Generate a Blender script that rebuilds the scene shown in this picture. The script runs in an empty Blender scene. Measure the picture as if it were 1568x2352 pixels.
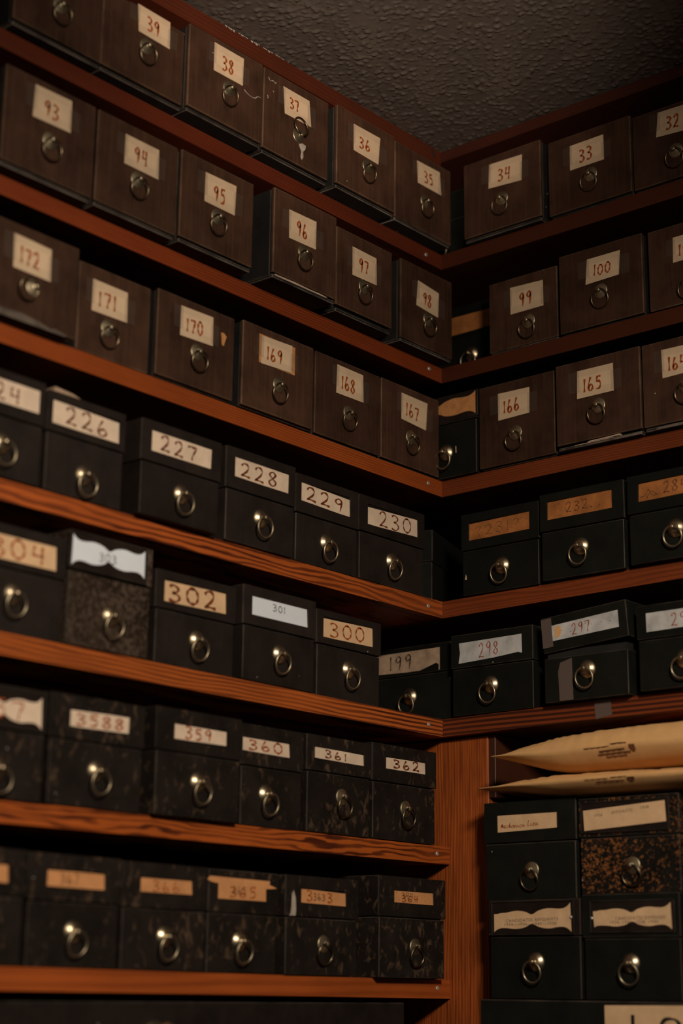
import bpy, bmesh, math, random
from mathutils import Vector, Matrix, noise as mnoise
S = bpy.context.scene
COL = S.collection
R = random.Random(7)

# ---------------------------------------------------------------- camera
CAM_F, YAW, PITCH, ROLL = 4033.85, 2.2804975, 0.2655768, 0.0123426
CAM_POS = Vector((1.2686670, -1.6677225, -0.2924448))
fw = Vector((math.cos(PITCH)*math.cos(YAW), math.cos(PITCH)*math.sin(YAW), math.sin(PITCH)))
rt = Vector((math.sin(YAW), -math.cos(YAW), 0))
up = rt.cross(fw)
r2 = rt*math.cos(ROLL) + up*math.sin(ROLL)
u2 = -rt*math.sin(ROLL) + up*math.cos(ROLL)
cd = bpy.data.cameras.new('camera')
cam = bpy.data.objects.new('camera', cd); COL.objects.link(cam)
cam.matrix_world = Matrix(((r2.x, u2.x, -fw.x, CAM_POS.x), (r2.y, u2.y, -fw.y, CAM_POS.y),
                           (r2.z, u2.z, -fw.z, CAM_POS.z), (0, 0, 0, 1)))
cd.sensor_fit = 'VERTICAL'; cd.sensor_height = 36.0; cd.lens = CAM_F/2352*36
cd.clip_start = 0.05; cd.clip_end = 30
cd.dof.use_dof = True
cd.dof.focus_distance = (Vector((0, -0.10, 0.12)) - CAM_POS).dot(fw)
cd.dof.aperture_fstop = 2.6
S.camera = cam

# ---------------------------------------------------------------- world, lamps, exposure
S.view_settings.view_transform = 'Standard'; S.view_settings.look = 'None'
S.view_settings.exposure = 0.0; S.view_settings.gamma = 1.0; S.view_settings.use_curve_mapping = False
w = bpy.data.worlds.new('world'); S.world = w; w.use_nodes = True
w.node_tree.nodes['Background'].inputs[0].default_value = (0.75, 0.9, 1.0, 1)
w.node_tree.nodes['Background'].inputs[1].default_value = 0.028
def lamp(name, kind, loc, target, energy, color, **kw):
    l = bpy.data.lights.new(name, kind); l.energy = energy; l.color = color
    for k, v in kw.items(): setattr(l, k, v)
    o = bpy.data.objects.new(name, l); COL.objects.link(o)
    o.location = loc
    o.rotation_euler = (Vector(target) - Vector(loc)).to_track_quat('-Z', 'Y').to_euler()
    return o
lamp('room_lamp', 'SPOT', (1.28, -1.15, 0.50), (0.04, -0.47, -0.58), 74.0, (1.0, 0.84, 0.66),
     spot_size=math.radians(114), spot_blend=1.0, shadow_soft_size=0.11)
lamp('ceiling_wash', 'SPOT', (0.95, -1.20, 0.30), (0.25, -0.46, 0.7665), 56.0, (1.0, 0.80, 0.62),
     spot_size=math.radians(34), spot_blend=1.0, shadow_soft_size=0.04)

# ---------------------------------------------------------------- materials
def new_mat(name):
    m = bpy.data.materials.new(name); m.use_nodes = True
    nt = m.node_tree; b = nt.nodes['Principled BSDF']
    return m, nt, b
def N(nt, t, **kw):
    n = nt.nodes.new(t)
    for k, v in kw.items(): setattr(n, k, v)
    return n
def math_n(nt, op, a, b=None, c=None):
    n = N(nt, 'ShaderNodeMath', operation=op)
    for i, v in enumerate((a, b, c)):
        if v is None: continue
        if isinstance(v, (int, float)): n.inputs[i].default_value = v
        else: nt.links.new(v, n.inputs[i])
    return n.outputs[0]
def coords(nt, scale=(1, 1, 1), rnd=True):
    tc = N(nt, 'ShaderNodeTexCoord'); mp = N(nt, 'ShaderNodeMapping')
    mp.inputs['Scale'].default_value = scale
    src = tc.outputs['Object']
    if rnd:
        oi = N(nt, 'ShaderNodeObjectInfo')
        mu = N(nt, 'ShaderNodeVectorMath', operation='MULTIPLY_ADD')
        cx = N(nt, 'ShaderNodeCombineXYZ')
        for i in range(3): nt.links.new(oi.outputs['Random'], cx.inputs[i])
        nt.links.new(cx.outputs[0], mu.inputs[0]); mu.inputs[1].default_value = (7.3, 3.1, 5.7)
        nt.links.new(src, mu.inputs[2]); src = mu.outputs[0]
    nt.links.new(src, mp.inputs['Vector'])
    return mp.outputs['Vector']
def noise(nt, vec, scale, detail=3, rough=0.55, dist=0.0):
    n = N(nt, 'ShaderNodeTexNoise'); n.inputs['Scale'].default_value = scale
    n.inputs['Detail'].default_value = detail; n.inputs['Roughness'].default_value = rough
    n.inputs['Distortion'].default_value = dist
    nt.links.new(vec, n.inputs['Vector']); return n.outputs['Fac']
def ramp(nt, fac, stops, interp='LINEAR'):
    n = N(nt, 'ShaderNodeValToRGB'); n.color_ramp.interpolation = interp
    el = n.color_ramp.elements
    while len(el) < len(stops): el.new(0.5)
    for e, (p, c) in zip(el, stops):
        e.position = p; e.color = (*c, 1) if len(c) == 3 else c
    nt.links.new(fac, n.inputs[0]); return n.outputs[0]
def mix(nt, fac, a, b, mode='MIX'):
    n = N(nt, 'ShaderNodeMix', data_type='RGBA', blend_type=mode)
    if isinstance(fac, (int, float)): n.inputs[0].default_value = fac
    else: nt.links.new(fac, n.inputs[0])
    for i, v in ((6, a), (7, b)):
        if isinstance(v, tuple): n.inputs[i].default_value = (*v, 1)
        else: nt.links.new(v, n.inputs[i])
    return n.outputs[2]
def bump(nt, b, h, strength, dist=0.001):
    n = N(nt, 'ShaderNodeBump'); n.inputs['Strength'].default_value = strength
    n.inputs['Distance'].default_value = dist
    nt.links.new(h, n.inputs['Height']); nt.links.new(n.outputs[0], b.inputs['Normal'])
def sc(c, k): return tuple(min(1, x*k) for x in c)

def wood(name, axis, light, dark, freq, amp, lowf, contrast, cover=0.5, sharp=0.18, fibk=0.22):
    """axis = board length (0 x, 1 y, 2 z); grain lines run along it"""
    m, nt, b = new_mat(name)
    k = [1, 1, 1]; k[axis] = 0.16
    v = coords(nt, tuple(k), rnd=True)
    sep = N(nt, 'ShaderNodeSeparateXYZ'); nt.links.new(v, sep.inputs[0])
    across = sep.outputs[2] if axis != 2 else sep.outputs[0]
    wob = noise(nt, v, lowf, 2, 0.5)
    wob2 = noise(nt, v, lowf*5, 2, 0.5)
    t = math_n(nt, 'ADD', across, math_n(nt, 'MULTIPLY', math_n(nt, 'SUBTRACT', wob, 0.5), amp))
    t = math_n(nt, 'ADD', t, math_n(nt, 'MULTIPLY', math_n(nt, 'SUBTRACT', wob2, 0.5), amp*0.12))
    s = math_n(nt, 'SINE', math_n(nt, 'MULTIPLY', t, freq*2*math.pi))
    s = math_n(nt, 'MULTIPLY_ADD', s, 0.5, 0.5)
    band = ramp(nt, s, [(max(0, cover-sharp), (0, 0, 0)), (min(1, cover+sharp), (1, 1, 1))])
    where = ramp(nt, noise(nt, v, lowf*1.3, 2), [(0.3, (0.45,)*3), (0.65, (1, 1, 1))])
    band = mix(nt, 1.0, band, where, 'MULTIPLY')
    k2 = [260, 260, 260]; k2[axis] = 14
    fib = noise(nt, coords(nt, tuple(k2)), 1.0, 3, 0.6)
    big = noise(nt, coords(nt), 6, 3, 0.6)
    base = mix(nt, ramp(nt, big, [(0.3, (0, 0, 0)), (0.7, (1, 1, 1))]), sc(light, 0.85), sc(light, 1.15))
    bw = N(nt, 'ShaderNodeRGBToBW'); nt.links.new(band, bw.inputs[0])
    col = mix(nt, math_n(nt, 'MULTIPLY', bw.outputs[0], contrast), base, dark)
    col = mix(nt, math_n(nt, 'MULTIPLY', ramp_bw(nt, fib, 0.42, 0.72), fibk), col, dark)
    nt.links.new(col, b.inputs['Base Color'])
    b.inputs['Roughness'].default_value = 0.48
    b.inputs['Specular IOR Level'].default_value = 0.35
    bump(nt, b, fib, 0.25, 0.0006)
    return m
def ramp_bw(nt, fac, a, c):
    n = N(nt, 'ShaderNodeMapRange'); n.inputs[1].default_value = a; n.inputs[2].default_value = c
    nt.links.new(fac, n.inputs[0]); return n.outputs[0]

def cloth(name, base, rough=0.6, vary=0.25, streak=0.0, blot=None, blot_scale=40, blot_lo=0.58, blot_hi=0.66,
          blot_stretch=(1, 1, 1), dust=True, mottle=0.35):
    """book cloth / paper covering; every object gets its own offset and brightness"""
    m, nt, b = new_mat(name)
    oi = N(nt, 'ShaderNodeObjectInfo')
    v = coords(nt)
    n1 = noise(nt, v, 28, 4, 0.6)
    col = mix(nt, ramp_bw(nt, n1, 0.3, 0.72), sc(base, 1-mottle), sc(base, 1+mottle))
    if streak:
        st = noise(nt, coords(nt, (240, 240, 10)), 1.0, 3, 0.6)
        col = mix(nt, math_n(nt, 'MULTIPLY', ramp_bw(nt, st, 0.45, 0.8), streak), col, sc(base, 2.4))
        wear = noise(nt, coords(nt, (30, 30, 6)), 1.0, 4, 0.65)
        col = mix(nt, math_n(nt, 'MULTIPLY', ramp_bw(nt, wear, 0.5, 0.8), streak*1.2), col, sc(base, 2.0))
    if blot:
        vb = coords(nt, blot_stretch)
        nb = noise(nt, vb, blot_scale, 3, 0.6, 0.6)
        patch = noise(nt, v, 16, 2)
        f = math_n(nt, 'ADD', nb, math_n(nt, 'MULTIPLY', math_n(nt, 'SUBTRACT', patch, 0.5), 0.35))
        col = mix(nt, ramp_bw(nt, f, blot_lo, blot_hi), col, blot)
    if dust:
        vo = N(nt, 'ShaderNodeTexVoronoi'); vo.inputs['Scale'].default_value = 75
        nt.links.new(v, vo.inputs['Vector'])
        rr = N(nt, 'ShaderNodeSeparateColor'); nt.links.new(vo.outputs['Color'], rr.inputs[0])
        d = math_n(nt, 'MULTIPLY', math_n(nt, 'LESS_THAN', vo.outputs['Distance'], 0.065),
                   math_n(nt, 'GREATER_THAN', rr.outputs[0], 0.93))
        col = mix(nt, math_n(nt, 'MULTIPLY', d, 0.6), col, (0.55, 0.5, 0.42))
    br = math_n(nt, 'MULTIPLY_ADD', oi.outputs['Random'], 2*vary, 1-vary)
    vm = N(nt, 'ShaderNodeVectorMath', operation='SCALE')
    nt.links.new(col, vm.inputs[0]); nt.links.new(br, vm.inputs['Scale'])
    nt.links.new(vm.outputs[0], b.inputs['Base Color'])
    b.inputs['Roughness'].default_value = rough
    b.inputs['Specular IOR Level'].default_value = 0.12
    bump(nt, b, noise(nt, v, 900, 2), 0.18, 0.0004)
    return m
def paper(name, base, stain=0.18, bands=True):
    m, nt, b = new_mat(name)
    v = coords(nt)
    n1 = noise(nt, v, 55, 4, 0.6)
    col = mix(nt, ramp_bw(nt, n1, 0.3, 0.75), sc(base, 1+stain*0.35), sc(base, 1-stain))
    if bands:
        sep = N(nt, 'ShaderNodeSeparateXYZ'); tc = N(nt, 'ShaderNodeTexCoord')
        nt.links.new(tc.outputs['Generated'], sep.inputs[0])
        f = math_n(nt, 'LESS_THAN', math_n(nt, 'ABSOLUTE', math_n(nt, 'SUBTRACT', sep.outputs[2], 0.52)), 0.24)
        col = mix(nt, f, mix(nt, 0.16, col, sc(base, 0.45)), col)
    nt.links.new(col, b.inputs['Base Color'])
    b.inputs['Roughness'].default_value = 0.75; b.inputs['Specular IOR Level'].default_value = 0.2
    return m
def flat(name, base, rough=0.6, metal=0.0, spec=0.3):
    m, nt, b = new_mat(name)
    v = coords(nt); n1 = noise(nt, v, 120, 3)
    nt.links.new(mix(nt, ramp_bw(nt, n1, 0.3, 0.7), sc(base, 0.8), sc(base, 1.15)), b.inputs['Base Color'])
    b.inputs['Roughness'].default_value = rough; b.inputs['Metallic'].default_value = metal
    b.inputs['Specular IOR Level'].default_value = spec
    return m
def brass(name, base, rough):
    m, nt, b = new_mat(name)
    v = coords(nt); n1 = noise(nt, v, 220, 4, 0.65)
    nt.links.new(mix(nt, ramp_bw(nt, n1, 0.35, 0.7), base, sc(base, 0.42)), b.inputs['Base Color'])
    b.inputs['Metallic'].default_value = 1.0
    r = N(nt, 'ShaderNodeMapRange'); r.inputs[3].default_value = rough*0.8; r.inputs[4].default_value = rough*1.5
    nt.links.new(n1, r.inputs[0]); nt.links.new(r.outputs[0], b.inputs['Roughness'])
    return m
def tape_mat(name, alpha, c=(0.32, 0.28, 0.26)):
    m, nt, b = new_mat(name)
    b.inputs['Base Color'].default_value = (*c, 1); b.inputs['Roughness'].default_value = 0.35
    b.inputs['Alpha'].default_value = alpha
    return m

M = {}
LT, DK = (0.40, 0.090, 0.016), (0.070, 0.013, 0.004)
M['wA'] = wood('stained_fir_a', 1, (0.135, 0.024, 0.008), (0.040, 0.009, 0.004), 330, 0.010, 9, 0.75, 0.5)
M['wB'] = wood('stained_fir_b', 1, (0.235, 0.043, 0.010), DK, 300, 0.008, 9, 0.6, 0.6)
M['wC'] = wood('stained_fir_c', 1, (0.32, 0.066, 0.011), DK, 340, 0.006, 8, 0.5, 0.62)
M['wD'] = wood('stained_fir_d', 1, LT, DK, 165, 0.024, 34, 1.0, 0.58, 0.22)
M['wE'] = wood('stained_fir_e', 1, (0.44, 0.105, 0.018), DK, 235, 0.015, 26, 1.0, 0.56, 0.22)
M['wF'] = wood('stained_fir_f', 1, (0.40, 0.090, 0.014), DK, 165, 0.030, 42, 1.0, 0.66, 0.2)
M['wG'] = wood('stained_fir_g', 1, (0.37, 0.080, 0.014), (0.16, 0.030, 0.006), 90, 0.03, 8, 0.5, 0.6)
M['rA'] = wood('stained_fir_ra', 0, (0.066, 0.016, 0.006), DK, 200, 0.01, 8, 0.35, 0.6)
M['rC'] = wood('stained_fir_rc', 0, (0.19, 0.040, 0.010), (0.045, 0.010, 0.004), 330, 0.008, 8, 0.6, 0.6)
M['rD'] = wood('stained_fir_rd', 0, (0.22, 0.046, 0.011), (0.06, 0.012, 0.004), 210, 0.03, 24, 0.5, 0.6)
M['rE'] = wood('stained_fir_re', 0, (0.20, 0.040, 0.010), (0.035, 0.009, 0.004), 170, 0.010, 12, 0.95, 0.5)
M['post'] = wood('stained_fir_upright', 2, (0.42, 0.098, 0.019), (0.090, 0.017, 0.005), 240, 0.028, 16, 0.5, 0.5, 0.4, 0.75)
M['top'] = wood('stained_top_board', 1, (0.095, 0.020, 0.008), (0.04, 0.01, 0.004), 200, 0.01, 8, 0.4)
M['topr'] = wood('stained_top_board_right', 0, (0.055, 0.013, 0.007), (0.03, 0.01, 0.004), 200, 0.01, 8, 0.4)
M['inner'] = wood('inner_boards', 2, (0.06, 0.018, 0.008), (0.03, 0.010, 0.005), 80, 0.02, 6, 0.4)

M['brown'] = cloth('brown_book_cloth', (0.051, 0.0242, 0.0148), 0.7, 0.18, streak=0.30)
M['brown_edge'] = cloth('worn_brown_edge', (0.095, 0.058, 0.036), 0.6, 0.2, streak=0.2, dust=False, mottle=0.6)
M['case'] = cloth('blue_black_case', (0.018, 0.017, 0.0165), 0.6, 0.12, mottle=0.25)
M['lip'] = cloth('worn_grey_lip', (0.13, 0.105, 0.085), 0.6, 0.2, mottle=0.7, dust=False)
M['black'] = cloth('black_book_cloth', (0.0180, 0.0128, 0.0108), 0.62, 0.15, mottle=0.3, streak=0.12)
M['green'] = cloth('green_black_cloth', (0.0086, 0.0090, 0.0072), 0.62, 0.12, mottle=0.25)
M['black_edge'] = cloth('worn_black_edge', (0.042, 0.034, 0.028), 0.55, 0.2, dust=False, mottle=0.6)
M['mott'] = cloth('tan_blotched_black', (0.0150, 0.0112, 0.0095), 0.6, 0.12, blot=(0.085, 0.054, 0.034), blot_scale=85,
                  blot_lo=0.575, blot_hi=0.72, blot_stretch=(1.3, 1.3, 0.8))
M['mott303'] = cloth('brown_mottled_paper', (0.028, 0.018, 0.012), 0.6, 0.1, blot=(0.085, 0.058, 0.043), blot_scale=190,
                     blot_lo=0.46, blot_hi=0.62)
M['marble'] = cloth('orange_marbled_paper', (0.010, 0.009, 0.008), 0.5, 0.05, blot=(0.20, 0.078, 0.025), blot_scale=270,
                    blot_lo=0.53, blot_hi=0.63, blot_stretch=(1, 1, 1.2))
M['hold'] = cloth('label_holder_plate', (0.018, 0.012, 0.010), 0.5, 0.1, mottle=0.3)
M['cream'] = paper('cream_card', (0.70, 0.52, 0.35), 0.12)
M['cream_d'] = paper('cream_paper', (0.74, 0.58, 0.44), bands=False)
M['tan'] = paper('tan_paper', (0.72, 0.48, 0.28), bands=False)
M['orange'] = paper('orange_tan_paper', (0.64, 0.30, 0.125), 0.2, bands=False)
M['orange_d'] = paper('aged_orange_paper', (0.42, 0.155, 0.045), 0.45, bands=False)
M['white'] = paper('white_paper', (0.74, 0.80, 0.88), 0.04, bands=False)
M['grey'] = paper('grey_white_paper', (0.56, 0.56, 0.56), 0.35, bands=False)
M['greybrown'] = paper('grey_brown_paper', (0.47, 0.33, 0.23), 0.45, bands=False)
M['kraft'] = paper('kraft_paper', (0.72, 0.42, 0.18), 0.12, bands=False)
M['ink_o'] = flat('orange_ink', (0.34, 0.066, 0.010), 0.5)
M['ink_b'] = flat('brown_ink', (0.16, 0.038, 0.013), 0.5)
M['ink_k'] = flat('black_ink', (0.02, 0.017, 0.016), 0.5)
M['ink_r'] = flat('red_ink', (0.36, 0.09, 0.05), 0.55)
M['ink_f'] = flat('faint_brown_ink', (0.17, 0.065, 0.030), 0.6)
M['ink_t'] = flat('typewriter_ink', (0.11, 0.078, 0.055), 0.6)
M['brass'] = brass('dull_brass', (0.60, 0.50, 0.34), 0.38)
M['brass_b'] = brass('bright_brass', (0.70, 0.57, 0.39), 0.31)
M['ringm'] = brass('tarnished_ring', (0.27, 0.21, 0.135), 0.30)
M['steel'] = flat('screw_head', (0.7, 0.68, 0.64), 0.35, 0.7)
M['tape'] = tape_mat('clear_old_tape', 0.075, (0.20, 0.16, 0.13))
M['tape2'] = tape_mat('frosted_tape', 0.6, (0.17, 0.125, 0.11))
M['chalk'] = flat('pale_scuff', (0.42, 0.36, 0.31), 0.8)
M['torn'] = flat('torn_pale_board', (0.50, 0.36, 0.28), 0.8)
M['fleck'] = flat('orange_fragment', (0.55, 0.25, 0.09), 0.7)

m, nt, b = new_mat('textured_ceiling_paint'); M['ceil'] = m
b.inputs['Base Color'].default_value = (0.125, 0.106, 0.093, 1)
b.inputs['Roughness'].default_value = 0.3; b.inputs['Specular IOR Level'].default_value = 0.6
bump(nt, b, noise(nt, coords(nt, (1, 1, 1), rnd=False), 420, 2), 0.25, 0.001)
M['wall'] = cloth('dark_wall_paint', (0.05, 0.035, 0.026), 0.8, 0, dust=False)
M['floor'] = cloth('dark_floor', (0.06, 0.045, 0.035), 0.7, 0, dust=False)

# ---------------------------------------------------------------- mesh helpers
def obj(name, bm, mats, parent=None, smooth=False):
    me = bpy.data.meshes.new(name)
    bmesh.ops.recalc_face_normals(bm, faces=bm.faces[:]) if not smooth else None
    bm.to_mesh(me); bm.free()
    for k in (mats if isinstance(mats, (list, tuple)) else [mats]): me.materials.append(M[k])
    if smooth:
        for p in me.polygons: p.use_smooth = True
    o = bpy.data.objects.new(name, me); COL.objects.link(o)
    if parent: o.parent = parent
    return o
def inst(name, me, parent, loc=(0, 0, 0), rot=(0, 0, 0)):
    o = bpy.data.objects.new(name, me); COL.objects.link(o); o.parent = parent
    o.location = loc; o.rotation_euler = rot
    return o
def thing(name, label, cat, loc=(0, 0, 0), rotz=0, group=None):
    o = bpy.data.objects.new(name, None); COL.objects.link(o)
    o.empty_display_size = 0.02
    o.location = loc; o.rotation_euler = (0, 0, rotz); o['label'] = label; o['category'] = cat
    if group: o['group'] = group
    return o
def tag(o, label, cat, group=None):
    o['label'] = label; o['category'] = cat
    if group: o['group'] = group
    return o
def box(bm, x0, x1, y0, y1, z0, z1, mat=0, bev=0.0, bmat=None, seg=1):
    vs = [bm.verts.new(c) for c in ((x0, y0, z0), (x1, y0, z0), (x1, y1, z0), (x0, y1, z0),
                                    (x0, y0, z1), (x1, y0, z1), (x1, y1, z1), (x0, y1, z1))]
    fs = []
    for f in ((3, 2, 1, 0), (4, 5, 6, 7), (0, 1, 5, 4), (1, 2, 6, 5), (2, 3, 7, 6), (3, 0, 4, 7)):
        q = bm.faces.new([vs[i] for i in f]); q.material_index = mat; fs.append(q)
    if bev > 0:
        es = list({e for f in fs for e in f.edges})
        bmesh.ops.bevel(bm, geom=es, offset=bev, segments=seg, affect='EDGES', profile=0.5,
                        material=-1 if bmat is None else bmat)
    return fs
def prism(bm, pts, y0, y1, mat=0):
    """outline in (x, z), front face at y0"""
    a = [bm.verts.new((x, y0, z)) for x, z in pts]; c = [bm.verts.new((x, y1, z)) for x, z in pts]
    n = len(pts)
    fs = [bm.faces.new(a), bm.faces.new(c[::-1])]
    for i in range(n): fs.append(bm.faces.new((a[i], c[i], c[(i+1) % n], a[(i+1) % n])))
    for f in fs: f.material_index = mat
def lathe(bm, prof, n=28, mat=0):
    """profile of (radius, outward) about the -y axis"""
    rings = []
    for r, h in prof:
        if r < 1e-6: rings.append([bm.verts.new((0, -h, 0))])
        else: rings.append([bm.verts.new((r*math.cos(2*math.pi*i/n), -h, r*math.sin(2*math.pi*i/n))) for i in range(n)])
    for A, B in zip(rings, rings[1:]):
        for i in range(n):
            j = (i+1) % n
            if len(A) == 1 and len(B) == 1: continue
            if len(A) == 1: f = bm.faces.new((A[0], B[i], B[j]))
            elif len(B) == 1: f = bm.faces.new((A[i], B[0], A[j]))
            else: f = bm.faces.new((A[i], B[i], B[j], A[j]))
            f.material_index = mat; f.smooth = True
def torus(bm, R_, r_, c=(0, 0, 0), n=40, k=10):
    g = []
    for i in range(n):
        a = 2*math.pi*i/n
        g.append([bm.verts.new((c[0]+(R_+r_*math.cos(t))*math.cos(a), c[1]+r_*math.sin(t), c[2]+(R_+r_*math.cos(t))*math.sin(a)))
                  for t in (2*math.pi*j/k for j in range(k))])
    for i in range(n):
        for j in range(k):
            bm.faces.new((g[i][j], g[(i+1) % n][j], g[(i+1) % n][(j+1) % k], g[i][(j+1) % k])).smooth = True

# ---------------------------------------------------------------- handwriting
def cr(pts, sub=6):
    out = []
    n = len(pts)
    for i in range(n-1):
        p0, p1, p2, p3 = pts[max(0, i-1)], pts[i], pts[i+1], pts[min(n-1, i+2)]
        for s in range(sub):
            t = s/sub
            out.append(tuple(0.5*(2*b_+(c_-a_)*t+(2*a_-5*b_+4*c_-d_)*t*t+(-a_+3*b_-3*c_+d_)*t**3)
                             for a_, b_, c_, d_ in zip(p0, p1, p2, p3)))
    out.append(tuple(pts[-1])); return out
ell = lambda cx, cy, rx, ry, n=12: [(cx+rx*math.sin(2*math.pi*i/n), cy+ry*math.cos(2*math.pi*i/n)) for i in range(n+2)]
G = {
 '0': [ell(.5, .5, .40, .48)],
 '1': [[(.5, 1), (.5, .5), (.48, 0)]],
 '2': [[(.12, .78), (.32, .98), (.62, .97), (.76, .74), (.58, .4), (.12, .04), (.3, .08), (.6, .05), (.92, .02)]],
 '3': [[(.15, .9), (.45, 1), (.78, .82), (.62, .6), (.38, .53), (.7, .45), (.85, .22), (.55, 0), (.1, .08)]],
 '4': [[(.28, 1), (.2, .7), (.2, .5), (.5, .47), (.85, .5)], [(.78, 1), (.75, .5), (.72, 0)]],
 '5': [[(.85, .98), (.5, .98), (.3, .95), (.22, .58), (.58, .62), (.82, .36), (.6, .06), (.12, .03)]],
 '6': [[(.5, 1), (.25, .62), (.15, .25), (.42, 0), (.8, .18), (.72, .42), (.4, .42), (.2, .22)]],
 '7': [[(.08, .88), (.3, .98), (.6, .94), (.88, .95), (.72, .6), (.55, .3), (.5, 0)]],
 '8': [[(.76, .82), (.5, 1), (.2, .8), (.42, .56), (.8, .28), (.52, 0), (.15, .22), (.45, .5), (.76, .78), (.78, .88)]],
 '9': [[(.8, .82), (.52, 1), (.2, .76), (.4, .54), (.74, .68), (.82, .84), (.72, .4), (.62, 0)]],
 '?': [[(.2, .8), (.5, 1), (.8, .78), (.5, .5), (.5, .3)], [(.5, .06), (.52, .0)]],
 '.': [[(.4, .06), (.5, 0), (.45, .08)]],
 'I': [[(.5, 1), (.5, 0)]], 'C': [[(.9, .8), (.7, .98), (.3, .95), (.1, .5), (.35, .03), (.85, .1)]],
 'M': [[(0, 0), (.12, .8), (.3, .2), (.45, .85), (.62, .2), (.7, .8), (.85, .1), (1, .25)]],
 'e': [[(.1, .25), (.7, .35), (.5, .55), (.15, .3), (.4, 0), (1, .2)]],
 'c': [[(.8, .45), (.4, .55), (.1, .2), (.5, 0), (1, .2)]],
 'h': [[(0, .2), (.4, 1.1), (.25, 0), (.5, .5), (.7, .4), (.7, 0), (1, .2)]],
 'a': [[(.8, .5), (.3, .5), (.1, .15), (.5, .05), (.8, .5), (.75, .05), (1, .2)]],
 'n': [[(0, .4), (.15, .5), (.2, 0), (.5, .5), (.7, .4), (.75, 0), (1, .2)]],
 'i': [[(.2, .2), (.45, .5), (.5, 0), (1, .2)]],
 's': [[(0, .15), (.5, .6), (.7, .2), (.2, .0), (1, .2)]],
 'L': [[(.3, .8), (.6, 1.1), (.3, .5), (.1, 0), (.5, .1), (1, .1)]],
 ' ': [],
}
def qmap(q, a, b_):
    tl, tr, br, bl = q
    return tuple((tl[i]*(1-a)+tr[i]*a)*b_ + (bl[i]*(1-a)+br[i]*a)*(1-b_) for i in (0, 1))
def ribbon(bm, pts, width, y, mat):
    vs = []
    n = len(pts)
    for i, (x, z) in enumerate(pts):
        a, c = pts[max(0, i-1)], pts[min(n-1, i+1)]
        dx, dz = c[0]-a[0], c[1]-a[1]; l = math.hypot(dx, dz) or 1
        wd = width*0.5*(0.82+0.3*math.sin(i*0.55+1.0))
        vs.append((bm.verts.new((x-dz/l*wd, y, z+dx/l*wd)), bm.verts.new((x+dz/l*wd, y, z-dx/l*wd))))
    for (a, b_), (c, d) in zip(vs, vs[1:]):
        f = bm.faces.new((b_, d, c, a)); f.material_index = mat
def write(bm, q, text, a0, a1, b0, b1, width, y, mat, gap=0.28, jit=0.05):
    n = len(text); rng = random.Random(hash_s(text)+int(a0*1000))
    wl = [0.45 if ch in '1.I' else 1.0 for ch in text]
    tot = sum(wl)+gap*(n-1); cw = (a1-a0)/tot; a = a0
    for ch, wch in zip(text, wl):
        j = rng.uniform(-jit, jit)*(b1-b0); sk = rng.uniform(.92, 1.05)
        for st in G[ch]:
            pts = [qmap(q, a+(u-.5)*cw*(1.0 if wch == 1 else 0.9)+cw*wch/2, b0+j+v_*(b1-b0)*sk) for u, v_ in cr(st)]
            ribbon(bm, pts, width, y, mat)
        a += cw*(wch+gap)
def hash_s(s): return sum((i+1)*ord(c) for i, c in enumerate(s))
def typed(bm, q, text, a0, b0, height, y, mat, stretch=1.0):
    """typewritten line, set at (a0, b0) of the label, letters 'height' metres tall"""
    cu = bpy.data.curves.new('line', 'FONT'); cu.body = text; cu.size = height*1.4; cu.space_character = 1.15
    cu.resolution_u = 2
    t = bpy.data.objects.new('line', cu); COL.objects.link(t)
    dg = bpy.context.evaluated_depsgraph_get(); dg.update()
    me = t.evaluated_get(dg).to_mesh()
    x0, z0 = qmap(q, a0, b0); x1, z1 = qmap(q, a0+.1, b0)
    sl = (z1-z0)/(x1-x0)
    vs = [bm.verts.new((x0+v.co.x*stretch, y, z0+v.co.y+sl*v.co.x)) for v in me.vertices]
    for p in me.polygons:
        f = bm.faces.new([vs[i] for i in p.vertices]); f.material_index = mat
    t.evaluated_get(dg).to_mesh_clear()
    bpy.data.objects.remove(t); bpy.data.curves.remove(cu)

# ---------------------------------------------------------------- ring pulls (shared meshes)
def plate_mesh(name, prof, matk):
    bm = bmesh.new(); lathe(bm, prof)
    me = bpy.data.meshes.new(name); bm.to_mesh(me); bm.free(); me.materials.append(M[matk]); return me
hub = lambda y0, y1: [(.0030, y0), (.0026, y0+.0008), (.0026, y1-.0016), (.0030, y1-.0008), (.0027, y1+.0004), (.0015, y1+.0011), (0, y1+.0013)]
FLAT = plate_mesh('ring_plate', [(.0094, 0), (.0093, .0008), (.0086, .0015), (.0084, .00145), (.0077, .00215), (.0075, .0021), (.0068, .0028), (.0066, .00275),
                  (.0059, .00345), (.0057, .0034), (.0050, .0041), (.0048, .00405), (.0040, .0046)]+hub(.0046, .0070), 'brass')
DOME = plate_mesh('ring_plate', [(.0107, 0), (.0106, .0009), (.0100, .0018), (.0086, .0031), (.0072, .0043), (.0060, .0052), (.0055, .0054),
                  (.0050, .0050), (.0044, .0055), (.0036, .0057)]+hub(.0057, .0100), 'brass_b')
def ring_mesh(matk):
    bm = bmesh.new(); torus(bm, .0113, .00105, (0, 0, -.0108))
    me = bpy.data.meshes.new('ring'); bm.to_mesh(me); bm.free(); me.materials.append(M[matk]); return me
RING, RINGB = ring_mesh('ringm'), ring_mesh('brass')
def ring_pull(parent, bx, bz, dome, tilt=None, spin=0.0, yaw=0.0, y=0.0):
    p = inst('ring_pull', DOME if dome else FLAT, parent, (bx, y, bz))
    p['label'] = 'brass ring pull plate'
    h = -.0098 if dome else -.0068
    t = tilt if tilt is not None else (0.16 if dome else 0.20)
    r = inst('ring', RINGB if dome else RING, p, (0, h, 0), (t, spin, yaw))
    return p

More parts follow.
